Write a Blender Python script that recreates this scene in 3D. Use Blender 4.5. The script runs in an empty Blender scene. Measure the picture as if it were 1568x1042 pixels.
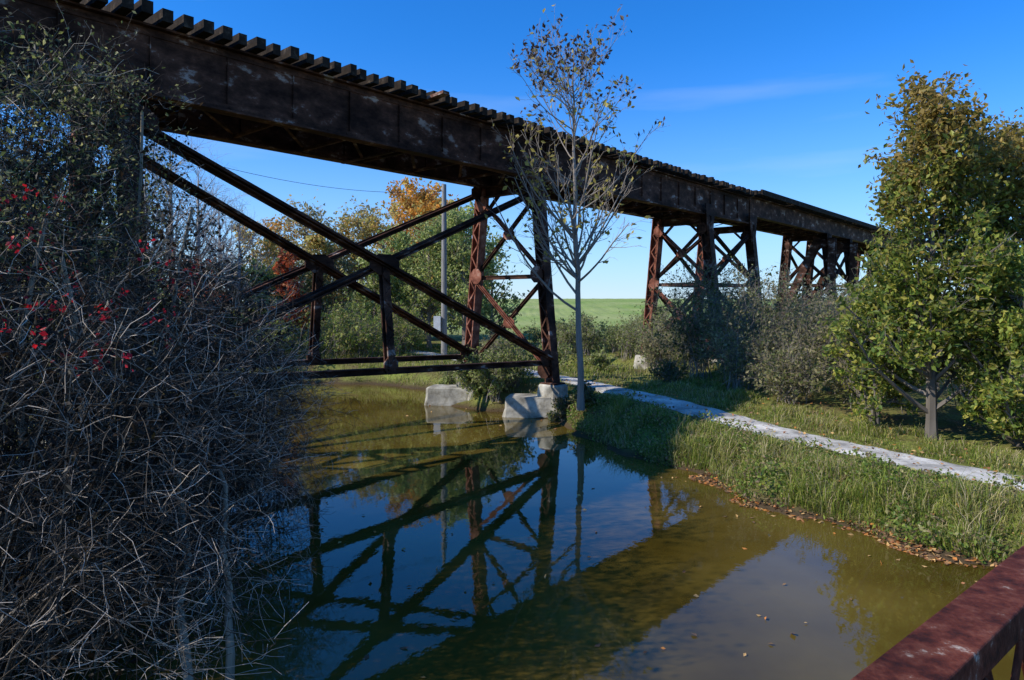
import bpy, bmesh, math, numpy as np
from mathutils import Vector
rng=np.random.default_rng(7)
scene=bpy.context.scene
H=4.5
# ------------------------------------------------------------------ helpers
def nrm(a): return a/np.maximum(np.linalg.norm(a,axis=-1,keepdims=True),1e-9)
def link(o,parent=None):
    scene.collection.objects.link(o)
    if parent: o.parent=parent
    return o
def empty(name):
    o=bpy.data.objects.new(name,None); scene.collection.objects.link(o); return o
def mk(name,parts,mats,parent=None,smooth=False):
    Vs=[];Qs=[];Ms=[];Cs=[];o=0
    for V,Q,mi,c in parts:
        V=np.asarray(V,dtype=np.float32);Q=np.asarray(Q,dtype=np.int32)
        Vs.append(V);Qs.append(Q+o);Ms.append(np.full(len(Q),mi,np.int32));o+=len(V)
        if c is None: c=(1,1,1)
        c=np.asarray(c,dtype=np.float32)
        if c.ndim==1: c=np.tile(c,(len(V),1))
        Cs.append(c)
    V=np.concatenate(Vs);Q=np.concatenate(Qs);M=np.concatenate(Ms);C=np.concatenate(Cs)
    me=bpy.data.meshes.new(name)
    me.vertices.add(len(V));me.vertices.foreach_set('co',V.ravel())
    me.loops.add(len(Q)*4);me.loops.foreach_set('vertex_index',Q.ravel())
    me.polygons.add(len(Q));me.polygons.foreach_set('loop_start',np.arange(len(Q),dtype=np.int32)*4)
    me.polygons.foreach_set('loop_total',np.full(len(Q),4,np.int32))
    for m in mats: me.materials.append(m)
    me.polygons.foreach_set('material_index',M)
    me.polygons.foreach_set('use_smooth',np.full(len(Q),smooth,dtype=bool))
    a=me.attributes.new('Col','FLOAT_COLOR','POINT')
    a.data.foreach_set('color',np.concatenate([C,np.ones((len(C),1),np.float32)],1).ravel())
    me.update(calc_edges=True)
    return link(bpy.data.objects.new(name,me),parent)
def tubes(P,R,S=3):
    N,K=P.shape[:2]
    T=nrm(np.gradient(P,axis=1))
    ref=np.array([0.31,0.87,0.38]);A=nrm(np.cross(T,ref));B=np.cross(T,A)
    an=np.arange(S)/S*2*np.pi
    V=P[:,:,None,:]+R[:,:,None,None]*(np.cos(an)[None,None,:,None]*A[:,:,None,:]+np.sin(an)[None,None,:,None]*B[:,:,None,:])
    idx=np.arange(N*K*S).reshape(N,K,S)
    a=idx[:,:-1];b=idx[:,1:]
    Q=np.stack([a,np.roll(a,-1,2),np.roll(b,-1,2),b],-1).reshape(-1,4)
    return V.reshape(-1,3),Q
def leaves(C,size,asp=0.55,flat=0.0):
    N=len(C);u=nrm(rng.normal(size=(N,3)));
    if flat: u[:,2]*=(1-flat);u=nrm(u)
    w=rng.normal(size=(N,3))
    if flat: w[:,2]*=(1-flat)
    v=nrm(np.cross(u,np.cross(w,u)))
    s=(size*rng.uniform(.55,1.25,N))[:,None]
    bend=nrm(np.cross(u,v))*s*0.18
    V=np.stack([C+u*s,C+v*s*asp+bend,C-u*s,C-v*s*asp+bend],1).reshape(-1,3)
    Q=np.arange(N*4).reshape(N,4)
    return V,Q
def leafcol(N,cols,w=None,jit=.25):
    cols=np.array(cols);i=rng.choice(len(cols),N,p=w)
    c=cols[i]*rng.uniform(1-jit,1+jit,(N,1))
    return np.repeat(c,4,0)
def grow(P,R,n,t0,t1,L,ang,up,wig,k,rf,tap=0.,rmin=.003):
    N,K=P.shape[:2];id_=np.repeat(np.arange(N),n);t=rng.uniform(t0,t1,len(id_))
    f=t*(K-1);i=np.minimum(f.astype(int),K-2);w=(f-i)[:,None]
    S=P[id_,i]*(1-w)+P[id_,i+1]*w;T=nrm(P[id_,i+1]-P[id_,i])
    r=(R[id_,i]*(1-w[:,0])+R[id_,i+1]*w[:,0])*rf
    pr=rng.normal(size=S.shape);pr=nrm(pr-T*(pr*T).sum(1,keepdims=True))
    a=np.radians(ang)*rng.uniform(.65,1.35,len(S))[:,None]
    D=np.cos(a)*T+np.sin(a)*pr
    Lc=(L*rng.uniform(.55,1.2,len(S))*(1-tap*(t-t0)/(t1-t0)))[:,None]
    pts=[S];p=S
    for j in range(k-1):
        D=nrm(D+np.array([0,0,up/k])+wig*rng.normal(size=D.shape))
        p=p+D*Lc/(k-1);pts.append(p)
    PP=np.stack(pts,1)
    RR=np.maximum(r[:,None]*np.linspace(1,.3,k)[None],rmin)
    return PP,RR
def sstep(x): x=np.clip(x,0,1);return x*x*(3-2*x)
# ------------------------------------------------------------------ materials
def newmat(name):
    m=bpy.data.materials.new(name);m.use_nodes=True;nt=m.node_tree
    return m,nt,nt.nodes['Principled BSDF']
def noise_mat(name,stops,scale=3,detail=8,rough=.8,bump=.2,bdist=.02,stretch=None,spec=.3,scale2=None):
    m,nt,b=newmat(name);N=nt.nodes;L=nt.links
    tc=N.new('ShaderNodeTexCoord');src=tc.outputs['Object']
    if stretch:
        mp=N.new('ShaderNodeMapping');mp.inputs['Scale'].default_value=stretch;L.new(src,mp.inputs[0]);src=mp.outputs[0]
    n=N.new('ShaderNodeTexNoise');n.inputs['Scale'].default_value=scale;n.inputs['Detail'].default_value=detail;n.inputs['Roughness'].default_value=.68
    L.new(src,n.inputs['Vector'])
    r=N.new('ShaderNodeValToRGB');L.new(n.outputs['Fac'],r.inputs[0])
    el=r.color_ramp.elements
    while len(el)<len(stops): el.new(.5)
    for e,(p,c) in zip(el,stops): e.position=p;e.color=(*c,1)
    col=r.outputs[0]
    if scale2:
        n2=N.new('ShaderNodeTexNoise');n2.inputs['Scale'].default_value=scale2;n2.inputs['Detail'].default_value=6;L.new(src,n2.inputs['Vector'])
        mr=N.new('ShaderNodeMapRange');mr.inputs[1].default_value=.3;mr.inputs[2].default_value=.7;mr.inputs[3].default_value=.45;mr.inputs[4].default_value=1.4
        L.new(n2.outputs['Fac'],mr.inputs[0])
        mx=N.new('ShaderNodeMix');mx.data_type='RGBA';mx.blend_type='MULTIPLY';mx.inputs[0].default_value=1
        L.new(col,mx.inputs[6]);L.new(mr.outputs[0],mx.inputs[7]);col=mx.outputs[2]
    L.new(col,b.inputs['Base Color'])
    b.inputs['Roughness'].default_value=rough;b.inputs['Specular IOR Level'].default_value=spec
    if bump:
        n3=N.new('ShaderNodeTexNoise');n3.inputs['Scale'].default_value=scale*6;n3.inputs['Detail'].default_value=5;L.new(src,n3.inputs['Vector'])
        bp=N.new('ShaderNodeBump');bp.inputs['Strength'].default_value=bump;bp.inputs['Distance'].default_value=bdist
        L.new(n3.outputs['Fac'],bp.inputs['Height']);L.new(bp.outputs[0],b.inputs['Normal'])
    return m
def col_mat(name,rough=.6,trans=.0,spec=.3):
    m,nt,b=newmat(name);N=nt.nodes;L=nt.links
    a=N.new('ShaderNodeAttribute');a.attribute_name='Col'
    L.new(a.outputs['Color'],b.inputs['Base Color']);b.inputs['Roughness'].default_value=rough;b.inputs['Specular IOR Level'].default_value=spec
    if trans:
        t=N.new('ShaderNodeBsdfTranslucent');L.new(a.outputs['Color'],t.inputs[0])
        mx=N.new('ShaderNodeMixShader');mx.inputs[0].default_value=trans
        L.new(b.outputs[0],mx.inputs[1]);L.new(t.outputs[0],mx.inputs[2]);L.new(mx.outputs[0],N['Material Output'].inputs[0])
    return m
M_steel=noise_mat('rusted_painted_steel',[(.38,(.026,.012,.008)),(.5,(.066,.031,.020)),(.58,(.12,.054,.034)),(.64,(.34,.27,.23))],scale=1.2,detail=12,rough=.75,bump=.35,stretch=(1,1,1.9),spec=.10,scale2=.35)
M_sunlit_rust=noise_mat('sunlit_rusted_steel',[(.36,(.06,.021,.013)),(.5,(.20,.070,.042)),(.6,(.31,.13,.085)),(.7,(.44,.3,.23))],scale=2,detail=12,rough=.75,bump=.3,spec=.12)  # rust, made redder and lighter to paint in the sun on far legs
M_tie=noise_mat('creosoted_timber',[(.3,(.012,.009,.007)),(.55,(.035,.026,.019)),(.7,(.11,.085,.062))],scale=4,rough=.9,bump=.4,spec=.1)
M_conc=noise_mat('weathered_concrete',[(.35,(.16,.14,.10)),(.5,(.38,.35,.28)),(.65,(.52,.49,.41))],scale=1.6,detail=12,rough=.9,bump=.4,scale2=1.7)
M_path=noise_mat('gravel_path',[(.35,(.42,.39,.33)),(.5,(.58,.55,.49)),(.65,(.68,.65,.58))],scale=7,detail=12,rough=.95,bump=.5,scale2=1.3)
M_leaf=col_mat('leaf',.5,.5,.4)
M_grass=col_mat('grass_blade',.6,.4,.3)
M_bark=col_mat('bark',.85,0,.08)
M_dry=col_mat('fallen_leaf',.8,.15,.2)
M_pole=noise_mat('weathered_pole',[(.3,(.16,.15,.14)),(.7,(.36,.34,.31))],scale=3,stretch=(4,4,.4))
M_wire=noise_mat('wire_metal',[(.3,(.02,.02,.02)),(.7,(.05,.05,.05))],scale=3,bump=0)
M_white=noise_mat('white_paint',[(.3,(.6,.6,.58)),(.7,(.8,.8,.78))],scale=3,bump=0)
M_rail=noise_mat('rusted_rail_paint',[(.36,(.04,.012,.007)),(.5,(.11,.027,.014)),(.60,(.16,.053,.03)),(.69,(.42,.34,.26))],scale=24,detail=10,rough=.7,bump=.4,bdist=.004,spec=.12,scale2=5)
def ground_mat():
    m,nt,b=newmat('meadow_and_soil');N=nt.nodes;L=nt.links
    tc=N.new('ShaderNodeTexCoord')
    n=N.new('ShaderNodeTexNoise');n.inputs['Scale'].default_value=.9;n.inputs['Detail'].default_value=12;n.inputs['Roughness'].default_value=.7;L.new(tc.outputs['Object'],n.inputs[0])
    r=N.new('ShaderNodeValToRGB');L.new(n.outputs['Fac'],r.inputs[0]);e=r.color_ramp.elements
    e[0].position=.38;e[0].color=(.13,.10,.045,1);e[1].position=.65;e[1].color=(.21,.24,.05,1)
    x=e.new(.5);x.color=(.16,.16,.045,1)
    g=N.new('ShaderNodeSeparateXYZ');L.new(tc.outputs['Object'],g.inputs[0])
    mr=N.new('ShaderNodeMapRange');mr.inputs[1].default_value=.05;mr.inputs[2].default_value=.3;L.new(g.outputs['Z'],mr.inputs[0])
    mx=N.new('ShaderNodeMix');mx.data_type='RGBA';L.new(mr.outputs[0],mx.inputs[0]);mx.inputs[6].default_value=(.075,.052,.028,1);L.new(r.outputs[0],mx.inputs[7])
    mr2=N.new('ShaderNodeMapRange');mr2.inputs[1].default_value=60;mr2.inputs[2].default_value=85;L.new(g.outputs['Y'],mr2.inputs[0])
    mx2=N.new('ShaderNodeMix');mx2.data_type='RGBA';L.new(mr2.outputs[0],mx2.inputs[0]);L.new(mx.outputs[2],mx2.inputs[6]);
    n4=N.new('ShaderNodeTexNoise');n4.inputs['Scale'].default_value=.05;n4.inputs['Detail'].default_value=8;L.new(tc.outputs['Object'],n4.inputs[0])
    r4=N.new('ShaderNodeValToRGB');L.new(n4.outputs['Fac'],r4.inputs[0]);e4=r4.color_ramp.elements
    e4[0].position=.35;e4[0].color=(.22,.31,.07,1);e4[1].position=.65;e4[1].color=(.36,.39,.14,1)
    L.new(r4.outputs[0],mx2.inputs[7])
    L.new(mx2.outputs[2],b.inputs['Base Color']);b.inputs['Roughness'].default_value=.95;b.inputs['Specular IOR Level'].default_value=.1
    n3=N.new('ShaderNodeTexNoise');n3.inputs['Scale'].default_value=9;n3.inputs['Detail'].default_value=6;L.new(tc.outputs['Object'],n3.inputs[0])
    bp=N.new('ShaderNodeBump');bp.inputs['Strength'].default_value=.8;bp.inputs['Distance'].default_value=.08;L.new(n3.outputs['Fac'],bp.inputs['Height']);L.new(bp.outputs[0],b.inputs['Normal'])
    return m
M_ground=ground_mat()
def water_mat():
    m,nt,b=newmat('murky_river_water');N=nt.nodes;L=nt.links
    tc=N.new('ShaderNodeTexCoord')
    n=N.new('ShaderNodeTexNoise');n.inputs['Scale'].default_value=.3;n.inputs['Detail'].default_value=6;L.new(tc.outputs['Object'],n.inputs[0])
    r=N.new('ShaderNodeValToRGB');L.new(n.outputs['Fac'],r.inputs[0]);e=r.color_ramp.elements
    e[0].position=.35;e[0].color=(.062,.042,.006,1);e[1].position=.65;e[1].color=(.135,.094,.018,1)
    L.new(r.outputs[0],b.inputs['Base Color']);b.inputs['Roughness'].default_value=.012;b.inputs['IOR'].default_value=1.42
    mp=N.new('ShaderNodeMapping');mp.inputs['Scale'].default_value=(1.6,.8,1);L.new(tc.outputs['Object'],mp.inputs[0])
    n3=N.new('ShaderNodeTexNoise');n3.inputs['Scale'].default_value=2.2;n3.inputs['Detail'].default_value=4;L.new(mp.outputs[0],n3.inputs[0])
    bp=N.new('ShaderNodeBump');bp.inputs['Strength'].default_value=.07;bp.inputs['Distance'].default_value=.03;L.new(n3.outputs['Fac'],bp.inputs['Height']);L.new(bp.outputs[0],b.inputs['Normal'])
    return m
M_water=water_mat()
# ------------------------------------------------------------------ terrain
river=np.array([(14,-25),(11,-5),(9.6,5),(8.9,9.5),(8.3,11.4),(7.24,12.3),(6.35,14.1),(5.15,15.2),(4.9,17.9),(3.9,18.8),(2.6,21.8),(1.9,24.5),(1.7,25.9),
 (.4,26.6),(-.3,27.7),(-2.0,28.5),(-3.2,30.6),(-4.2,34.5),(-7,36.8),(-12,37.5),(-18,37),(-30,36),(-60,40),(-60,32),(-30,29),(-18,27),(-12.5,23),(-10,18),(-8.3,14),(-6.8,10.5),(-5.6,7),(-5.5,2),(-8,-25)],float)
pond=np.array([(3.0,38.5),(6.3,36.6),(7.2,39),(6.8,44),(3.2,45.5)],float)
def sdist(x,y,poly):
    x=np.asarray(x,float);y=np.asarray(y,float);d=np.full(x.shape,1e9);ins=np.zeros(x.shape,bool);n=len(poly)
    for i in range(n):
        ax,ay=poly[i];bx,by=poly[(i+1)%n];ex,ey=bx-ax,by-ay
        t=np.clip(((x-ax)*ex+(y-ay)*ey)/(ex*ex+ey*ey),0,1)
        d=np.minimum(d,np.hypot(x-ax-t*ex,y-ay-t*ey))
        c=((ay>y)!=(by>y))&(x<(bx-ax)*(y-ay)/(by-ay+1e-12)+ax);ins^=c
    return np.where(ins,-d,d)
ctrl=np.array([(26,-1),(16,8.6),(10.8,14.4),(8.8,17.9),(7.0,21.3),(4.4,25.8),(3.0,29),(1.0,33),(-2,39),(-9,50),(-22,62),(-45,75)],float)
def catmull(c,n=14):
    o=[]
    for i in range(1,len(c)-2):
        for t in np.linspace(0,1,n,endpoint=False):
            o.append(.5*((2*c[i])+(-c[i-1]+c[i+1])*t+(2*c[i-1]-5*c[i]+4*c[i+1]-c[i+2])*t*t+(-c[i-1]+3*c[i]-3*c[i+1]+c[i+2])*t**3))
    return np.array(o)
pc=catmull(ctrl,16)
def pdist(x,y):
    d=np.full(np.shape(x),1e9)
    for a,b_ in zip(pc[:-1],pc[1:]):
        e=b_-a;t=np.clip(((x-a[0])*e[0]+(y-a[1])*e[1])/(e@e),0,1);d=np.minimum(d,np.hypot(x-a[0]-t*e[0],y-a[1]-t*e[1]))
    return d
def height(x,y,pd=None):
    x=np.asarray(x,float);y=np.asarray(y,float)
    s=np.minimum(sdist(x,y,river),sdist(x,y,pond))
    wob=.22*np.sin(x*2.3+y*1.1)*np.sin(y*1.9-x*.7)+.13*np.sin(x*5.1)*np.sin(y*4.3)
    s2=s+wob*np.clip(1-np.abs(s)/3,0,1)
    Lv=.62+.38*sstep((y-19)/7)
    z=np.where(s2>0,Lv*sstep(s2/2.2+.05)+.04*np.clip(s2*4,0,1),np.clip(s2*.5,-1,0))
    if pd is None: pd=pdist(x,y)
    rough=(.07*np.sin(x*1.3+.5)*np.sin(y*1.7)+.05*np.sin(x*3.7+y)*np.sin(y*3.1-x))
    z=z+np.where(s2>.3,rough*np.clip((pd-.9)/1.2,0,1),0)
    z=z+3.7*sstep((y-55)/200)*np.where(s>0,1,0)+.8*np.sin(x*.012+1)*sstep((y-90)/150)
    return z
n=430;a=np.linspace(-1,1,n);g=8*np.sinh(a*5.9)
X,Y=np.meshgrid(5+g,17+g,indexing='ij')
Z=height(X,Y)
idx=np.arange(n*n).reshape(n,n)
Q=np.stack([idx[:-1,:-1],idx[1:,:-1],idx[1:,1:],idx[:-1,1:]],-1).reshape(-1,4)
mk('ground',[(np.stack([X,Y,Z],-1).reshape(-1,3),Q,0,None)],[M_ground],smooth=True)
xs=np.linspace(-62,20,60);ys=np.linspace(-26,47,60);X,Y=np.meshgrid(xs,ys,indexing='ij');idx=np.arange(3600).reshape(60,60)
Q=np.stack([idx[:-1,:-1],idx[1:,:-1],idx[1:,1:],idx[:-1,1:]],-1).reshape(-1,4)
mk('river_water',[(np.stack([X,Y,0*X],-1).reshape(-1,3),Q,0,None)],[M_water])
tg=nrm(np.gradient(pc,axis=0));pn=np.stack([-tg[:,1],tg[:,0]],1)
ww=np.linspace(-.68,.68,7);edge=.08*np.sin(np.arange(len(pc))*1.7)
pts=pc[:,None,:]+pn[:,None,:]*(ww[None,:,None]*(1+edge[:,None,None]))
pz=height(pts[...,0],pts[...,1])+.035-.03*(np.abs(ww)/.68)**6
V=np.concatenate([pts,pz[...,None]],-1);k0,k1=V.shape[:2];idx=np.arange(k0*k1).reshape(k0,k1)
mk('gravel_footpath',[(V.reshape(-1,3),np.stack([idx[:-1,:-1],idx[:-1,1:],idx[1:,1:],idx[1:,:-1]],-1).reshape(-1,4),0,None)],[M_path],smooth=True)
# ------------------------------------------------------------------ bridge
bd=np.array([.659,.752,0]);nd=np.array([-.752,.659,0]);ZUP=np.array([0,0,1.])
def B(t,s,z): return np.array([1.0,27.4,0])+bd*t+nd*s+ZUP*z
class Box:
    def __init__(s): s.V=[];s.Q=[];s.n=0
    def beam(s,p0,p1,w,h,up=ZUP,off=(0,0)):
        p0=np.array(p0,float);p1=np.array(p1,float);d=nrm(p1-p0)
        side=nrm(np.cross(d,up));u=np.cross(side,d)
        o=side*off[0]+u*off[1]
        v=[p+o+side*a*w/2+u*b*h/2 for p in(p0,p1) for a,b in((-1,-1),(1,-1),(1,1),(-1,1))]
        s.V+=v;k=s.n
        s.Q+=[[k,k+3,k+2,k+1],[k+4,k+5,k+6,k+7]]+[[k+i,k+(i+1)%4,k+4+(i+1)%4,k+4+i] for i in range(4)];s.n+=8
    def I(s,p0,p1,w,h,up=ZUP,t=.05):
        s.beam(p0,p1,w,t,up,(0,h/2-t/2));s.beam(p0,p1,w,t,up,(0,-h/2+t/2));s.beam(p0,p1,t*.6,h-2*t-.004,up)
    def T(s,p0,p1,w,h,up=ZUP,t=.03):
        s.beam(p0,p1,w,t,up);s.beam(p0,p1,t,h,up,(w*.22,-h/2-t/2-.001));s.beam(p0,p1,t,h,up,(-w*.22,-h/2-t/2-.001))
    def plate(s,c,ux,uy,pts,th):
        c=np.array(c,float);nn=nrm(np.cross(ux,uy));m=len(pts)
        a=[c+ux*x+uy*y+nn*th/2 for x,y in pts];b=[c+ux*x+uy*y-nn*th/2 for x,y in pts]
        k=s.n;s.V+=a+b;s.n+=2*m
        for i in range(1,m-2,2):
            s.Q.append([k,k+i,k+i+1,k+i+2]);s.Q.append([k+m,k+m+i+2,k+m+i+1,k+m+i])
        for i in range(m): s.Q.append([k+i,k+m+i,k+m+(i+1)%m,k+(i+1)%m])
    def out(s,name,mat,parent): return mk(name,[(np.array(s.V),np.array(s.Q),0,None)],[mat],parent)
bridge=empty('railway_trestle_bridge')
HEX=[(-.75,-.15),(-.3,-.38),(.3,-.38),(.75,-.15),(.75,.15),(.3,.38),(-.3,.38),(-.75,.15)]
ZT=11.08;ZB=9.4
gir=Box();TA,TBk=-40.,21.3
for s in(0.,3.):
    gir.beam(B(TA,s,(ZT+ZB)/2),B(TBk,s,(ZT+ZB)/2),.025,ZT-ZB-.1)
    gir.beam(B(TA,s,ZT-.025),B(TBk,s,ZT-.025),.42,.05);gir.beam(B(TA,s,ZB+.025),B(TBk,s,ZB+.025),.42,.05)
    for sg in(-1,1):
        gir.beam(B(TA,s+sg*.03,ZT-.14),B(TBk,s+sg*.03,ZT-.14),.03,.17);gir.beam(B(TA,s+sg*.03,ZB+.14),B(TBk,s+sg*.03,ZB+.14),.03,.17)
        for t in np.arange(TA+.6,TBk,1.9):
            gir.beam(B(t,s+sg*.05,ZB+.24),B(t,s+sg*.05,ZT-.24),.07 ,.02,up=bd)
    a0,a1=21.5,75;zb=9.95;zt=11.2
    gir.beam(B(a0,s,(zb+zt)/2),B(a1,s,(zb+zt)/2),.03,zt-zb-.1)
    gir.beam(B(a0,s,zt-.025),B(a1,s,zt-.025),.42,.05);gir.beam(B(a0,s,zb+.025),B(a1,s,zb+.025),.42,.05)
for t in np.arange(TA,74,2.4):
    zb=ZB if t<21 else 9.95
    gir.beam(B(t,.2,zb+.12),B(t,2.8,zb+.12),.09,.09);gir.beam(B(t,.2,zb+.18),B(t+2.4,2.8,zb+.18),.10,.02)
    gir.beam(B(t,.05,zb+.2),B(t,2.95,ZT-.3),.07,.05,up=bd)
gir.beam(B(-6.2,-.2,ZT+.05),B(-6.2,-1.3,ZT+.12),.28,.1);gir.beam(B(-7.2,.1,ZB-.06),B(-7.2,2.9,ZB-.06),.12,.05)
gir.out('plate_girders',M_steel,bridge)
hd=Box()
for t in np.arange(-19,21,.33):
    for z in(ZT-.14,ZB+.14): hd.beam(B(t,-.044,z),B(t,-.062,z),.04,.04)
hd.out('rivet_heads',M_steel,bridge)
tie=Box()
for t in np.arange(-38,74,.47):
    j=rng.normal(0,.02);L0=.62+rng.uniform(-.08,.1);zz=ZT+.17 if t<21.2 else 11.37
    tie.beam(B(t+j,-L0,zz+rng.normal(0,.014)),B(t+j+rng.normal(0,.025),3.0+L0,zz),.24*rng.uniform(.85,1.1),.30*rng.uniform(.9,1.1))
tie.beam(B(-38,3.35,ZT+.42),B(21.2,3.35,ZT+.42),.2,.18)
tie.beam(B(21.6,-.72,11.42),B(74,-.72,11.42),.12,.34)
for s in(.78,2.22): tie.beam(B(-38,s,ZT+.41),B(74,s,ZT+.41),.07,.16)
tie.out('timber_ties_and_rails',M_tie,bridge)
def bent(t,bx,rx,zf=1.25,top=9.4,k=1.):
    tp=B(t,0,top),B(t,3,top);ft=B(t,-.8,zf),B(t,3.8,zf)
    def at(i,z): w=(z-zf)/(top-zf);return ft[i]*(1-w)+tp[i]*w
    bx.I(ft[0],tp[0],.44*k,.42*k,up=nd,t=.045);rx.I(ft[1],tp[1],.44*k,.42*k,up=nd,t=.045)
    for sg in(-1,1):
        for i,X_ in((0,bx),(1,rx)):
            z=zf+.2;f=1
            while z<top-.6:
                p=at(i,z)+bd*sg*.225+nd*f*.17;q=at(i,z+.5)+bd*sg*.225-nd*f*.17
                X_.beam(p,q,.06,.012,up=bd);z+=.5;f=-f
    bx.I(B(t,-.35,top-.25),B(t,3.35,top-.25),.35,.42,t=.04)
    mid=(zf+top)/2+.25
    bx.T(at(0,mid),at(1,mid),.2*k,.14)
    for za,zb in((top-.5,mid+.1),(mid-.1,zf+.5)):
        bx.T(at(0,za)+bd*.1,at(1,zb)+bd*.1,.18*k,.10,up=bd);rx.T(at(1,za)-bd*.1,at(0,zb)-bd*.1,.18*k,.10,up=bd)
        c=(at(0,za)+at(1,zb)+at(1,za)+at(0,zb))/4
        rx.plate(c,nd,ZUP,[(x*.4,y*.6) for x,y in HEX],.05)
    for i,sg in((0,1),(1,-1)):
        for z in(top-.75,mid,zf+.55): (bx if i==0 else rx).plate(at(i,z)+nd*sg*.2-bd*.24,nd,ZUP,[(x*.42,y*.85) for x,y in HEX],.025)
        bx.T(at(i,top-1.3)+nd*sg*.2,B(t,0 if i==0 else 3,top-.3)+nd*sg*1.1,.14,.1,up=bd)
    bx.beam(ft[0],ft[0]+ZUP*.06,.7,.7,up=nd);bx.beam(ft[1],ft[1]+ZUP*.06,.7,.7,up=nd)
    return at
bb=Box();rr=Box();ats={}
for t in(-36.5,-21.4,-15.2,0,15.2,21.4): ats[t]=bent(t,bb,rr,k=1.25 if t>10 else 1.)
for t in(37.,43.,58.,64.):
    ats[t]=bent(t,bb,bb,zf=1.4,top=9.95,k=1.5)
    bb.I(B(t-.6,.3,9.6),B(t-.6,4.2,1.4),.6,.55,up=bd)
    bb.I(B(t-.3,-.6,9.6),B(t-.3,-.4,1.0),.5,.45,up=bd)
for t in(15.2,21.4,37.0):
    bb.plate(B(t,-.28,9.0),bd,ZUP,[(-.16,-1.4),(.16,-1.4),(.5,.3),(.6,1.0),(-.6,1.0),(-.5,.3)],.04)
bb.out('bents',M_steel,bridge);rr.out('sunlit_rusted_legs_and_braces',M_sunlit_rust,bridge)
lb=Box()
for s0,s1,zt0,zt1 in((0,-.8,8.75,8.85),(3,3.8,9.15,9.1)):
    def PL(t,z):
        w=(z-1.25)/(9.4-1.25);return B(t,s1*(1-w)+s0*w,z)
    a0=PL(-15.2,zt0);a1=PL(-.1,2.25);b0=PL(-.1,zt1);b1=PL(-15.2,2.7)
    lb.T(a0,a1,.32,.2,up=nd);lb.T(a0+nd*.0,a1,.05,.3,up=nd)
    lb.T(b0+nd*.16,b1+nd*.16,.26,.16,up=nd)
    d1=a1-a0;d2=b1-b0;M2=np.stack([d1,-d2],1);sol=np.linalg.lstsq(M2,b0-a0,rcond=None)[0];c=a0+d1*sol[0]
    lb.plate(c-nd*.06,bd,ZUP,[(x*.75,y*.85) for x,y in HEX],.05)
    tc_=(c-B(0,0,0))@bd
    zc=2.1+.035*(-tc_)
    foot=PL(tc_,zc);lb.I(c,foot,.26,.24,up=nd,t=.05)
    for i in range(9):
        z=zc+(c[2]-zc)*(i+.3)/9
        p=PL(tc_,z);q=PL(tc_,z+.28);sg=1 if i%2 else -1
        lb.beam(p-nd*.15+bd*.13*sg,q-nd*.15-bd*.13*sg,.05,.012,up=nd)
    lb.plate(foot-nd*.04+ZUP*.15,bd,ZUP,[(x*.36,y*.7) for x,y in HEX],.05)
    lb.I(PL(0,2.1),PL(-15.2,2.62),.24,.2,t=.035)
    lb.beam(PL(0,2.1)+nd*.3,PL(-15.2,2.62)+nd*.3,.03,.12)
    for e,zz in((-15.0,zt0),(-.3,2.3),(-.3,zt1)):
        lb.plate(PL(e,zz)-nd*.1,bd,ZUP,[(x*.6,y*.9) for x,y in HEX],.04)
    for za,zb in((8.8,5.7),(5.4,1.8)):
        lb.T(PL(15.2,za),PL(21.4,zb),.26,.12,up=nd);lb.T(PL(21.4,za)+nd*.05,PL(15.2,zb)+nd*.05,.26,.12,up=nd)
        lb.T(PL(37,za),PL(43,zb),.3,.12,up=nd);lb.T(PL(43,za)+nd*.05,PL(37,zb)+nd*.05,.3,.12,up=nd)
    lb.T(PL(15.2,5.55),PL(21.4,5.55),.2,.12);lb.T(PL(37,5.55),PL(43,5.55),.2,.12)
    lb.T(PL(-21.4,8.8),PL(-15.2,2),.2,.12,up=nd);lb.T(PL(-15.2,8.8),PL(-21.4,2),.2,.12,up=nd)
lb.out('longitudinal_bracing',M_steel,bridge)
def pier(name,c,w0,w1,d0,d1,z0,z1,rot,ch=.12):
    bm=bmesh.new()
    ca,sa=math.cos(rot),math.sin(rot)
    def ring(w,d,z,ch,j=.02):
        p=[(-w,-d+ch),(-w+ch,-d),(w-ch,-d),(w,-d+ch),(w,d-ch),(w-ch,d),(-w+ch,d),(-w,d-ch)]
        return [bm.verts.new((c[0]+x*ca-y*sa+rng.normal(0,j),c[1]+x*sa+y*ca+rng.normal(0,j),z+rng.normal(0,j*.5))) for x,y in p]
    zs=np.linspace(z0,z1,5);rs=[]
    for i,z in enumerate(zs):
        f=i/4;rs.append(ring(w0+(w1-w0)*f,d0+(d1-d0)*f,z,ch))
    rs.append(ring(w1-.05,d1-.05,z1+.05,ch*.8))
    for a_,b_ in zip(rs[:-1],rs[1:]):
        for i in range(8): bm.faces.new((a_[i],a_[(i+1)%8],b_[(i+1)%8],b_[i]))
    bm.faces.new(rs[-1])
    me=bpy.data.meshes.new(name);bm.to_mesh(me);bm.free();me.materials.append(M_conc)
    return link(bpy.data.objects.new(name,me),bridge)
ang=math.atan2(.752,.659)
for i,t in enumerate((-36.5,-21.4,-15.2,0,15.2,21.4,37,43,58,64)):
    for s in(-.8,3.8):
        if t==0:
            p=B(0,s,0);pier('pier_block',p[:2],.55,.42,.6,.5,-.8,1.2,ang)
            pier('pier_footing',(p[0]-.75,p[1]+.15),1.25,1.05,.75,.6,-.8,.72,-.15)
        else:
            p=B(t,s,0);pier('pier_block',p[:2],.9,.6,.75,.5,-.8,1.22 if t<30 else 1.4,ang)
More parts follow.
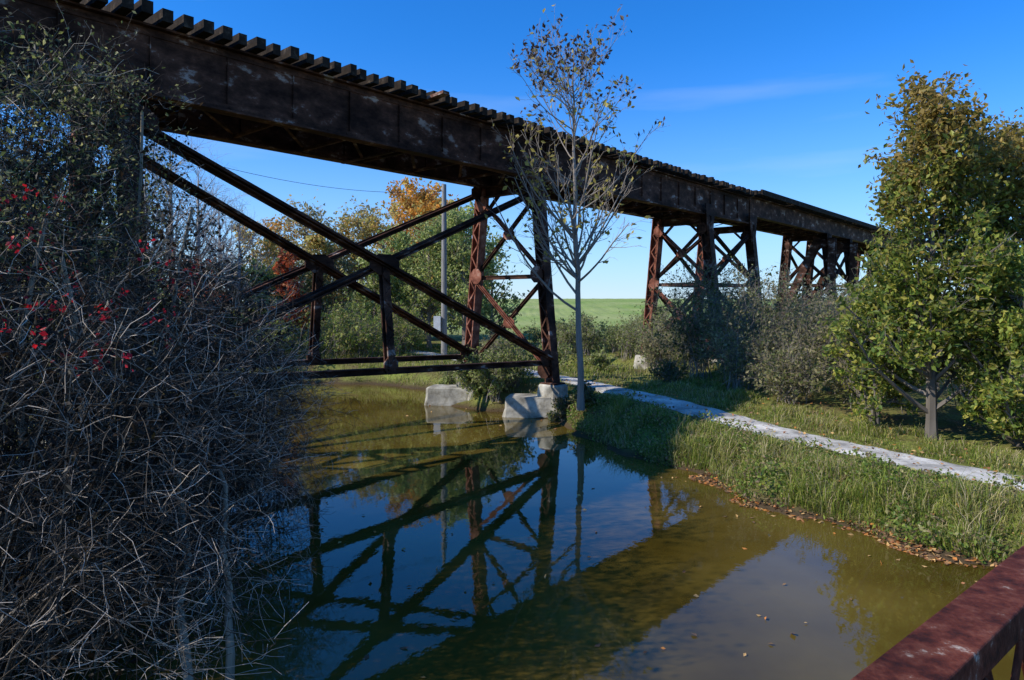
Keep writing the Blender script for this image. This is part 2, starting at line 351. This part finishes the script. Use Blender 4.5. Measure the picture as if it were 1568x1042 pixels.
# ------------------------------------------------------------------ camera side footbridge railing
foot=empty('footbridge_railing');fb=Box()
r0=np.array([.445,.9,4.0]);rd=nrm(np.array([.605,.5,0]));rn=np.array([rd[1],-rd[0],0])
def F(l,z,o=0): return r0+rd*l+rn*(.04+o)+ZUP*(z-4.0)
fb.beam(F(-4,3.975),F(6,3.975),.085,.05);fb.beam(F(-4,3.925,-.0),F(6,3.925,0),.02,.05)
fb.beam(F(-4,3.05),F(6,3.05),.06,.05)
for l in np.arange(-3.75,6,1.5): fb.beam(F(l,2.8),F(l,3.948),.05,.05,up=rd)
for l in np.arange(-3.75,5.9,.19):
    fb.beam(F(l,3.08,.012),F(l+.5,3.90,.012),.028,.008,up=rn);fb.beam(F(l+.5,3.08,-.012),F(l,3.90,-.012),.028,.008,up=rn)
o=fb.out('rail_and_lattice',M_rail,foot)
bv=o.modifiers.new('b','BEVEL');bv.width=.008;bv.segments=3
dk=Box()
for l in np.arange(-4,6,.16): dk.beam(F(l,2.85,.05),F(l,2.85,2.0),.15,.05)
dk.out('deck_planks',M_tie,foot)
# ------------------------------------------------------------------ vegetation
def barkcol(V,base,j=.3):
    return np.array(base)[None]*rng.uniform(1-j,1+j,(len(V),1))
def trunk(x,y,z0,z1,r,k=16,w=.05,lean=(0,0)):
    z=np.linspace(z0,z1,k);f=np.linspace(0,1,k)
    P=np.stack([x+lean[0]*f+np.cumsum(rng.normal(0,w,k))*.5,y+lean[1]*f+np.cumsum(rng.normal(0,w,k))*.5,z],1)[None]
    R=(r*(1-f)**.8+.012)[None];R[0,0]*=1.3
    return P,R
P0,R0=trunk(2.42,24.5,.6,13.6,.115,k=22)
P1,R1=grow(P0,R0,52,.27,.92,4.8,52,.9,.06,9,.5,tap=.55,rmin=.009)
P2,R2=grow(P1,R1,8,.2,.98,1.2,38,.5,.12,5,.6,tap=.35,rmin=.006)
P3,R3=grow(P2,R2,3,.2,1,.45,40,.2,.15,3,.6,rmin=.0045)
parts=[]
for p,r,s in((P0,R0,8),(P1,R1,5),(P2,R2,3),(P3,R3,3)):
    V,Q=tubes(p,r,s);parts.append((V,Q,0,barkcol(V,(.27,.23,.19),.2)))
tip=P3[:,1:].reshape(-1,3)
pr=np.clip((tip[:,2]-7)/8,0,1)*.6+.3
tip=tip[rng.random(len(tip))<pr];tip=tip+rng.normal(0,.05,tip.shape)
V,Q=leaves(tip,.11);tt=np.clip((tip[:,2]-9)/4,0,1)
c=np.where(rng.random((len(tip),1))<tt[:,None]*.85,np.array([[.10,.06,.035]]),np.array([[.50,.40,.09]]))*rng.uniform(.6,1.3,(len(tip),1))
parts.append((V,Q,1,np.repeat(c,4,0)))
mk('bare_young_tree',parts,[M_bark,M_leaf])
def leafy(x,y,z0,z1,rad,nb,cols,nleaf,lsz,bark=(.15,.13,.11),ang=55,up=.5,t0=.15,tap=.6,w=None,toprgb=None,tr=.14):
    P0,R0=trunk(x,y,z0,z1,tr,k=14)
    P1,R1=grow(P0,R0,nb,t0,.98,rad,ang,up,.08,7,.5,tap=tap,rmin=.01)
    P2,R2=grow(P1,R1,7,.15,1,rad*.34,45,.2,.14,5,.55,tap=.3,rmin=.007)
    P3,R3=grow(P2,R2,3,.2,1,rad*.15,45,.1,.15,3,.6,rmin=.005)
    out=[]
    for p,r,s in((P0,R0,6),(P1,R1,4),(P2,R2,3),(P3,R3,3)):
        V,Q=tubes(p,r,s);out.append((V,Q,0,barkcol(V,bark)))
    if nleaf:
        wt=rng.random(len(P3))**2.2;wt/=wt.sum()
        ti=rng.choice(len(P3),nleaf,p=wt);pts=P3[ti,rng.integers(0,3,nleaf)]
        pts=pts+rng.normal(0,rad*.05,pts.shape)
        V,Q=leaves(pts,lsz);c=leafcol(len(pts),cols,w)
        c=c*np.repeat((.6+.7*rng.random(len(P3)))[ti],4)[:,None]
        if toprgb is not None:
            f=np.clip((pts[:,2]-z0)/(z1-z0)*2.2-1.4+rng.normal(0,.3,len(pts)),0,.85);f=np.repeat(f,4)[:,None]
            c=c*(1-f)+np.array(toprgb)*f*rng.uniform(.6,1.3,(len(c)//4,1)).repeat(4,0)
        out.append((V,Q,1,c))
    return out
GY=[(.20,.27,.04),(.33,.37,.06),(.10,.16,.03),(.44,.40,.08)]
def hz(x,y): return float(height(np.array([x]),np.array([y]))[0])
parts=leafy(11.7,19.0,.5,9.8,3.0,84,GY,22000,.09,toprgb=(.38,.24,.06),t0=.08,tap=.74,ang=58)
mk('autumn_tree',parts,[M_bark,M_leaf])
parts=leafy(14.7,19.4,.5,8.6,3.3,78,GY,20000,.09,toprgb=(.42,.29,.07),t0=.06,tap=.6,ang=58)
mk('autumn_tree',parts,[M_bark,M_leaf])
parts=leafy(13.2,17.8,.5,5.0,2.1,40,GY,10000,.085,t0=.03,tap=.4,ang=60)
parts+=leafy(10.9,20.5,.5,4.3,1.7,40,GY,6500,.085,t0=.03,tap=.5,ang=60)
parts+=leafy(15.3,16.8,.5,4.8,2.1,40,GY,9000,.085,t0=.03,tap=.4,ang=60)
mk('leafy_thicket',parts,[M_bark,M_leaf])
def shrub(x,y,w,h,cols,nst=26,nl=2500,ls=.06,bark=(.22,.19,.16)):
    z=hz(x,y)-.1;K=6
    b0=np.stack([x+rng.normal(0,w*.22,nst),y+rng.normal(0,w*.22,nst),np.full(nst,z)],1)
    th=rng.uniform(0,2*np.pi,nst);rr_=w*np.sqrt(rng.random(nst))
    tpt=np.stack([x+rr_*np.cos(th),y+rr_*np.sin(th),z+h*(1-.45*(rr_/w)**2)*rng.uniform(.65,1.08,nst)],1)
    f=np.linspace(0,1,K)[None,:,None];mid=(b0+tpt)/2;mid[:,2]=tpt[:,2]*.8+z*.2;mid[:,:2]=b0[:,:2]*.6+tpt[:,:2]*.4
    P=(1-f)**2*b0[:,None]+2*f*(1-f)*mid[:,None]+f*f*tpt[:,None]
    R=np.tile(np.linspace(.02,.006,K),(nst,1))
    P2,R2=grow(P,R,9,.15,1,h*.3,45,.25,.12,4,.6,rmin=.005)
    P3,R3=grow(P2,R2,4,.2,1,h*.13,45,.1,.15,3,.6,rmin=.0035)
    out=[]
    for p,r in((P,R),(P2,R2),(P3,R3)):
        V,Q=tubes(p,r,3);out.append((V,Q,0,barkcol(V,bark)))
    if nl:
        pts=P3.reshape(-1,3)[rng.integers(0,P3.shape[0]*3,nl)]+rng.normal(0,.05,(nl,3))
        V,Q=leaves(pts,ls);out.append((V,Q,1,leafcol(nl,cols)))
    return out
DG=[(.08,.11,.035),(.13,.16,.04),(.2,.18,.07)];OL=[(.22,.23,.08),(.32,.28,.13),(.14,.17,.05),(.40,.35,.17)]
PG=[(.28,.34,.09),(.42,.42,.17),(.2,.25,.06)]
parts=[]
for (x,y,w,h,c,nl) in [(9.3,34.6,2.0,5.2,DG,2500),(11.5,34.5,1.9,5.0,DG,2500),(8.4,31,1.5,3.4,DG,2500),(10.2,29.5,1.9,4.6,OL,3000),(12.3,29.5,1.9,4.6,OL,3000),(14.3,30,2.0,4.2,OL,2500),
   (9.0,27.0,1.5,2.8,OL,2500),(11.0,26,1.7,3.6,OL,2800),(13,26,1.9,3.8,OL,2500),(9.7,23.8,1.3,2.2,OL,2200),(12,23.3,1.5,3.0,OL,2500),(16.5,27,2.2,4.0,OL,2500),
   (16,34,2.4,4.4,OL,2500),(19,38,2.6,4.2,PG,2500),(14,39,2.2,3.8,DG,2500),(23,45,3,4,PG,2500),(16,22,2,4,OL,2500),(7.2,34,1.1,2.0,OL,1500),(6.6,29,.8,1.0,DG,900)]:
    parts+=shrub(x,y,w,h,c,nl=nl,ls=.075)
mk('riverside_shrubs',parts,[M_bark,M_leaf])
parts=[]
for (x,y,w,h,c,nl) in [(-.8,28.6,.9,1.8,PG,3000),(-1.6,29.6,.8,1.9,PG,2800),(0,29.4,.8,1.9,PG,2200),(2.7,25.2,.5,.8,DG,900),(2.0,26.0,.5,.8,DG,700),(-.6,32,1.1,2.0,OL,1800),(-2.6,31.2,.6,1.2,PG,1200),(1.7,25.6,.4,.5,DG,500)]:
    parts+=shrub(x,y,w,h,c,nl=nl,ls=.075)
mk('pier_shrubs',parts,[M_bark,M_leaf])
parts=[]
for i in range(26):
    x=rng.uniform(2,18);y=rng.uniform(46,58);parts+=shrub(x,y,1.5,rng.uniform(1.4,2.9),PG,nst=16,nl=900,ls=.10)
for x,y,h in((4.4,34,1.0),(2.6,36.5,1.3),(7.6,37,2.5),(2.2,41,1.8),(5,46.5,2.4),(7.6,45,3.0),(8.5,39,3),(9,42,3.4),(3.5,47,2.2)): parts+=shrub(x,y,.9,h,PG,nst=16,nl=1000,ls=.08)
for i in range(38):
    x=rng.uniform(-30,-3);y=rng.uniform(38.8,48)
    if abs(x+5.5)<1.8 : continue
    parts+=shrub(x,y,1.7,rng.uniform(1.2,3.6),[(.22,.30,.05),(.33,.38,.08),(.44,.41,.13)],nst=18,nl=1400,ls=.11)
mk('meadow_shrubs',parts,[M_bark,M_leaf])
OR=[(.75,.38,.06),(.65,.29,.05),(.66,.46,.10)];RD=[(.6,.12,.04),(.55,.22,.08)];WG=[(.38,.45,.13),(.54,.55,.20),(.26,.33,.09)];BR=[(.38,.31,.15),(.44,.39,.17)];YL=[(.62,.52,.14),(.5,.46,.15),(.66,.42,.12)]
parts=[]
def DT(u,Yd,ztop,rad,cols,nl,ls=.13,**k):
    x=u*Yd;z=hz(x,Yd)-.1
    return leafy(x,Yd,z,ztop,rad,34,cols,nl,ls*1.2,tr=.02*ztop,**k)
for u,Yd,zt,rad,cols,nl,ls in [
  (-.50,42,14.0,5.5,None,0,.1),(-.46,46,13.5,5,None,0,.1),(-.54,38,12,4.5,BR,500,.1),(-.43,50,12,4.5,None,0,.12),(-.40,47,10.5,4.0,None,0,.12),
  (-.325,44,7.6,1.9,RD,1600,.14),(-.38,54,9.5,3.5,YL,3000,.13),(-.455,40,6.4,2.2,RD,1800,.12),(-.49,41,6.0,2.2,RD,1400,.12),
  (-.30,58,12.0,4.5,BR,2400,.14),(-.25,60,10.8,4.0,YL,3600,.14),(-.22,62,12.2,4,BR,3000,.14),(-.28,52,9.0,3.0,YL,3000,.13),(-.19,60,11.5,4,YL,3500,.14),(-.34,60,11,4,OR,2600,.14),
  (-.125,62,14.6,5.0,OR,9000,.17),(-.155,66,14.8,4.8,OR,7000,.17),(-.10,60,13.0,4.0,YL,4500,.15),(-.06,64,13.0,4.0,WG,4000,.15),
  (-.12,50,9.6,3.8,WG,6500,.12),(-.07,49,10.4,3.6,WG,6500,.12),(-.165,52,9.0,3.6,WG,6000,.12),(-.03,54,9.0,3.0,WG,4000,.12),
  (-.2,50,7.5,3.0,WG,4000,.12),(-.26,52,7.4,3.0,OL,3500,.12),(-.31,50,7.0,3,OL,3000,.12),(-.36,48,6.6,3,WG,3000,.12),(-.41,48,7.0,3,OL,3000,.12),
  (-.6,45,12,5,WG,4000,.13),(-.68,48,13,5,BR,4000,.13),(-.75,44,12,5,WG,4000,.13),(-.82,50,14,5,BR,4000,.13),(-.64,34,7,3.5,OL,4000,.12),(-.52,34,5,2.5,WG,3000,.1)]:
    bare=nl<1000
    parts+=DT(u,Yd,zt,rad,cols or BR,nl,ls,bark=(.36,.33,.30) if bare else (.24,.2,.17),t0=.12 if bare else .06,ang=45 if bare else 55)
for i in range(30):
    x=rng.uniform(-260,330);y=rng.uniform(330,420)
    if -8<x/y*100<42: continue
    z=hz(x,y);r_=rng.uniform(4,7);n_=260
    d=nrm(rng.normal(size=(n_,3)))*r_*rng.uniform(.5,1,(n_,1));d[:,2]*=.5
    V,Q=leaves(np.array([x,y,z+r_*.2])+d,1.3);parts.append((V,Q,1,leafcol(n_,[(.10,.13,.05),(.2,.15,.07)])))
mk('distant_trees',parts,[M_bark,M_leaf])
# --- thicket on the left bank
Nb=1150
yy=rng.uniform(6.3,14.5,Nb);xe=-1.9-.15*yy
q=-12.0*rng.random(Nb)**1.3
xx=xe+q
ztop=np.interp(-q,[0,.3,1.2,2.3,3.0,4.2,13],[2.5,3.6,4.9,6.2,8.1,8.8,9.2]);ztop=np.where(ztop>4.5,4.5+(ztop-4.5)*yy/11,ztop)
zz=.25+(ztop-.25)*rng.random(Nb)**.72
tgt=np.stack([xx,yy,zz],1)
bx_=np.minimum(xx-rng.uniform(.4,2.6,Nb),-5.4+rng.normal(0,.4,Nb));by_=yy+rng.normal(0,.9,Nb)
b0=np.stack([bx_,by_,np.maximum(height(bx_,by_),-.3)-.05],1)
K=8;f=np.linspace(0,1,K)[None,:,None]
mid=b0*.55+tgt*.45;mid[:,2]=np.maximum(tgt[:,2]*1.12+.3,1.2)
P=(1-f)**2*b0[:,None]+2*f*(1-f)*mid[:,None]+f*f*tgt[:,None]+rng.normal(0,.05,(Nb,K,3))
R=rng.uniform(.008,.020,(Nb,1))*np.linspace(1,.3,K)[None]
P2,R2=grow(P,R,12,.25,1,1.0,52,-.1,.2,6,.5,rmin=.0035)
P3,R3=grow(P2,R2,4,.1,1,.42,55,-.03,.22,4,.6,rmin=.0028)
parts=[]
for p,r,s,c_ in((P,R,4,(.085,.068,.050)),(P2,R2,3,(.125,.105,.082)),(P3,R3,3,(.165,.14,.112))):
    V,Q=tubes(p,r,s);nn_=len(V)//len(p)
    # outer shoots oftener pale: bleached bark plus painted highlights; inner shade painted dark
    qq=p[:,-1,0]-(-1.9-.15*p[:,-1,1]);out_=np.clip(1+qq/2.2,0,1)
    k_=np.where(rng.random(len(p))<.14+.2*out_,rng.uniform(1.9,3.8,len(p)),rng.uniform(.15,.75,len(p)))
    c=np.array(c_)[None]*np.repeat(k_[:,None],nn_,0);parts.append((V,Q,0,c))
st=[]
for (x0,y0,x1,y1,z1) in((-3.4,7.2,-4.6,9.5,3.0),(-3.1,7.6,-3.9,9,2.4),(-5.4,9,-5.2,8,5),(-6.4,11,-5.4,11.5,6),(-7.5,13,-7,13,8),(-5.8,7.5,-5.5,8,5.5),(-7,9,-7.5,9.5,7.5)):
    t_=np.linspace(0,1,9)[:,None];a_=np.array([x0,y0,-.3]);b_=np.array([x1,y1,z1]);st.append(a_*(1-t_)+b_*t_+rng.normal(0,.05,(9,3)))
V,Q=tubes(np.array(st),np.tile(np.linspace(.06,.025,9),(len(st),1)),7);parts.append((V,Q,0,barkcol(V,(.26,.22,.16))))
allp=P3.reshape(-1,3)
qd=allp[:,0]-(-1.9-.15*allp[:,1])
sel=allp[(qd<-2.2)&(allp[:,2]>4.9)];sel=sel[rng.integers(0,len(sel),30000)]+rng.normal(0,.06,(30000,3))
V,Q=leaves(sel,.045);parts.append((V,Q,1,leafcol(len(sel),[(.10,.13,.04),(.20,.22,.06),(.38,.36,.14),(.05,.07,.025)])))
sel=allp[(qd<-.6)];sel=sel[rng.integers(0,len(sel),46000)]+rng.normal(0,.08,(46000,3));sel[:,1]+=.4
V,Q=leaves(sel,.05);parts.append((V,Q,1,leafcol(len(sel),[(.018,.018,.008),(.026,.018,.010),(.040,.026,.014)])))  # near-black leaves added as backing, painting the shade inside the thicket
sel=allp[(qd>-3.6)&(qd<-.7)&(allp[:,2]>3.8)&(allp[:,2]<5.8)&(allp[:,1]<10)]
cl=sel[rng.integers(0,len(sel),80)];sel=np.repeat(cl,8,0)+rng.normal(0,.06,(640,3))
V,Q=leaves(sel,.03,.8);parts.append((V,Q,1,leafcol(len(sel),[(.65,.02,.03),(.5,.015,.03)])))
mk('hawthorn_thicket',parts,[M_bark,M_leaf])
# --- grass
def blades(N,xr,yr,hmin,hmax,wd,smin,smax,pmin=.55,dens=.35):
    x=rng.uniform(*xr,N);y=rng.uniform(*yr,N);s=sdist(x,y,river);p=pdist(x,y)
    pat=np.clip(.5+.6*np.sin(x*1.7+1.3*np.sin(y*1.3))*np.sin(y*2.1+np.sin(x*2.6))+.3*np.sin(x*6.1+y*2)*np.sin(y*5.3-x),0,1)
    k=(s>smin)&(s<smax)&(p>pmin+.12*np.sin(x*4+y*3))&(rng.random(N)<dens+(1-dens)*pat);x,y,s,p,pat=x[k],y[k],s[k],p[k],pat[k];z=height(x,y,p);N=len(x)
    cl2=.5+.5*np.sin(x*.9+2)*np.sin(y*.8+.4)+.25*np.sin(x*3.3-y*2.7)
    h=(hmin+(hmax-hmin)*rng.random(N)**1.8)*(.3+.95*pat)*np.clip(.3+(p-.6)*.9,.25,1.2)
    az=rng.uniform(0,2*np.pi,N);d=np.stack([np.cos(az),np.sin(az),0*az],1);sd=np.stack([-np.sin(az),np.cos(az),0*az],1)*wd
    b=np.stack([x,y,z-.02],1);ln=rng.uniform(.2,1.1,N)[:,None]*h[:,None]
    m=b+ZUP*h[:,None]*.6+d*ln*.3;t=b+ZUP*h[:,None]*rng.uniform(.65,1,(N,1))+d*ln
    V=np.stack([b-sd/2,b+sd/2,m+sd*.4,m-sd*.4,t+sd*.08,t-sd*.08],1).reshape(-1,3)
    i=np.arange(N)*6;Q=np.concatenate([np.stack([i,i+1,i+2,i+3],1),np.stack([i+3,i+2,i+4,i+5],1)])
    cols=np.array([(.17,.24,.035),(.29,.35,.05),(.48,.44,.14),(.58,.48,.27)]);pr=np.clip(cl2,0,1)
    r=rng.random(N);ci=np.where(r<.36-.25*pr,0,np.where(r<.78-.38*pr,1,np.where(r<.93-.22*pr,2,3)))
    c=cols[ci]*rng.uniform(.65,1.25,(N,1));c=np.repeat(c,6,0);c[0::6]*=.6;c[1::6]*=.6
    return V,Q,0,c
g1=blades(300000,(2,18),(8,29),.05,.30,.016,.12,7,dens=.25)
g3=blades(80000,(2,12),(8,27),.25,.6,.015,.15,1.7,dens=.0)
g2=blades(80000,(-14,24),(28,52),.1,.4,.03,.2,30)
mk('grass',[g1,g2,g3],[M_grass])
N=110000;x=rng.uniform(2,13,N);y=rng.uniform(8,27,N);s=sdist(x,y,river);p=pdist(x,y)
msk=np.clip(.5+.6*np.sin(x*1.9+y)*np.sin(y*1.5-x*.6)+.3*np.sin(x*5+y*3)*np.sin(y*4.4),0,1)
k=(s>.0)&(s<3.0)&(p>.9)&(rng.random(N)<msk);x,y=x[k],y[k];pts=np.stack([x,y,height(x,y)+rng.uniform(.02,.44,len(x))*msk[k]],1)
V,Q=leaves(pts,.05);mk('bank_weeds',[(V,Q,0,leafcol(len(x),[(.17,.26,.04),(.28,.36,.06),(.12,.19,.03),(.44,.40,.17),(.3,.22,.12)]))],[M_leaf])
# fallen leaves
N=90000;x=rng.uniform(2,12,N);y=rng.uniform(8,27,N);s=sdist(x,y,river);hh=height(x,y)
k=(hh>-.10)&(hh<.10)&(s<1.0)&(rng.random(N)<.2+.5*np.clip(np.sin(x*2.7+1),0,1))&(y<17.6);x1,y1=x[k],y[k]
N=30000;x=rng.uniform(-5,12,N);y=rng.uniform(6,30,N);s=sdist(x,y,river);k=((s>0)&(rng.random(N)<.12))|((s<-.2)&(rng.random(N)<.007+.04*(s>-1.2)))
x1=np.r_[x1,x[k]];y1=np.r_[y1,y[k]]
z1=np.maximum(height(x1,y1),0)+.015+np.where(sdist(x1,y1,river)>.5,.07,0)
V,Q=leaves(np.stack([x1,y1,z1],1),.052,.65,flat=.8)
V[:,2]=np.maximum(V[:,2],.004)
mk('fallen_leaves',[(V,Q,0,leafcol(len(x1),[(.5,.20,.05),(.36,.16,.07),(.58,.36,.14),(.18,.11,.06)],jit=.35))],[M_dry])
pole=empty('utility_pole');px,py=-.0995*42,42.
zb=hz(px,py);V,Q=tubes(np.array([[[px,py,zb-.3],[px,py,6],[px,py,11.7]]]),np.array([[.19,.17,.14]]),12)
mk('pole',[(V,Q,0,None)],[M_pole],pole)
pb=Box();pb.beam((px-.4,py-.2,2.6),(px-.4,py-.2,3.6),.42,.3,up=np.array([0,1,0]));pb.beam((px-.3,py-.15,3.5),(px,py,3.5),.05,.05);pb.out('meter_box',M_white,pole)
a_=np.array([px,py,11.3]);b_=np.array([-15.5,27,11.0]);t_=np.linspace(0,1,24)[:,None]
q_=a_*(1-t_)+b_*t_;q_[:,2]-=(4*t_*(1-t_)*.8)[:,0]
V,Q=tubes(q_[None],np.full((1,24),.014),4);mk('wire',[(V,Q,0,None)],[M_wire],pole)
# ------------------------------------------------------------------ light, world, camera
elev=37;tosun=nrm(np.array([-.95,-.29,0]));az=math.atan2(tosun[0],tosun[1])
sv=Vector((tosun[0]*math.cos(math.radians(elev)),tosun[1]*math.cos(math.radians(elev)),math.sin(math.radians(elev))))
sl=bpy.data.lights.new('sun','SUN');sl.energy=5;sl.angle=math.radians(.5);sl.color=(1,.94,.84)
so=link(bpy.data.objects.new('sun',sl));so.rotation_euler=(-sv).to_track_quat('-Z','Y').to_euler()
wd=bpy.data.worlds.new('World');scene.world=wd;wd.use_nodes=True;N=wd.node_tree.nodes;L=wd.node_tree.links
sk=N.new('ShaderNodeTexSky');sk.sky_type='NISHITA';sk.sun_disc=False;sk.sun_elevation=math.radians(elev);sk.sun_rotation=az
sk.air_density=1.0;sk.dust_density=.2;sk.ozone_density=2.0
tn=N.new('ShaderNodeMix');tn.data_type='RGBA';tn.blend_type='MULTIPLY';tn.inputs[0].default_value=1;L.new(sk.outputs[0],tn.inputs[6]);tn.inputs[7].default_value=(.14,.74,1.5,1)
tc=N.new('ShaderNodeTexCoord');sp=N.new('ShaderNodeSeparateXYZ');L.new(tc.outputs['Generated'],sp.inputs[0])
m1=N.new('ShaderNodeMapRange');m1.inputs[1].default_value=0;m1.inputs[2].default_value=.42;m1.inputs[3].default_value=1;m1.inputs[4].default_value=0;L.new(sp.outputs['Z'],m1.inputs[0])
pw=N.new('ShaderNodeMath');pw.operation='POWER';pw.inputs[1].default_value=2.9;L.new(m1.outputs[0],pw.inputs[0])
pw2=N.new('ShaderNodeMath');pw2.operation='MULTIPLY';pw2.inputs[1].default_value=.92;L.new(pw.outputs[0],pw2.inputs[0])
hzm=N.new('ShaderNodeMix');hzm.data_type='RGBA';L.new(pw2.outputs[0],hzm.inputs[0]);L.new(tn.outputs[2],hzm.inputs[6]);hzm.inputs[7].default_value=(5.0,6.1,7.0,1)
mp=N.new('ShaderNodeMapping');mp.inputs['Rotation'].default_value=(0,math.radians(-28),0);mp.inputs['Scale'].default_value=(1.2,2,9);L.new(tc.outputs['Generated'],mp.inputs[0])
nz=N.new('ShaderNodeTexNoise');nz.inputs['Scale'].default_value=1.6;nz.inputs['Detail'].default_value=7;L.new(mp.outputs[0],nz.inputs[0])
mr=N.new('ShaderNodeMapRange');mr.inputs[1].default_value=.55;mr.inputs[2].default_value=.85;mr.inputs[4].default_value=.16;L.new(nz.outputs['Fac'],mr.inputs[0])
mx=N.new('ShaderNodeMix');mx.data_type='RGBA';L.new(mr.outputs[0],mx.inputs[0]);L.new(hzm.outputs[2],mx.inputs[6]);mx.inputs[7].default_value=(6.5,7,7.5,1)
L.new(mx.outputs[2],N['Background'].inputs[0]);N['Background'].inputs[1].default_value=.148
cd=bpy.data.cameras.new('camera');cd.lens=24;cd.sensor_width=36;cd.shift_y=-59/1568;cd.clip_end=5000;cd.clip_start=.05
co=link(bpy.data.objects.new('camera',cd));co.location=(0,0,H);co.rotation_euler=(math.radians(90),0,0);scene.camera=co
scene.view_settings.view_transform='Standard';scene.view_settings.look='None';scene.view_settings.exposure=0
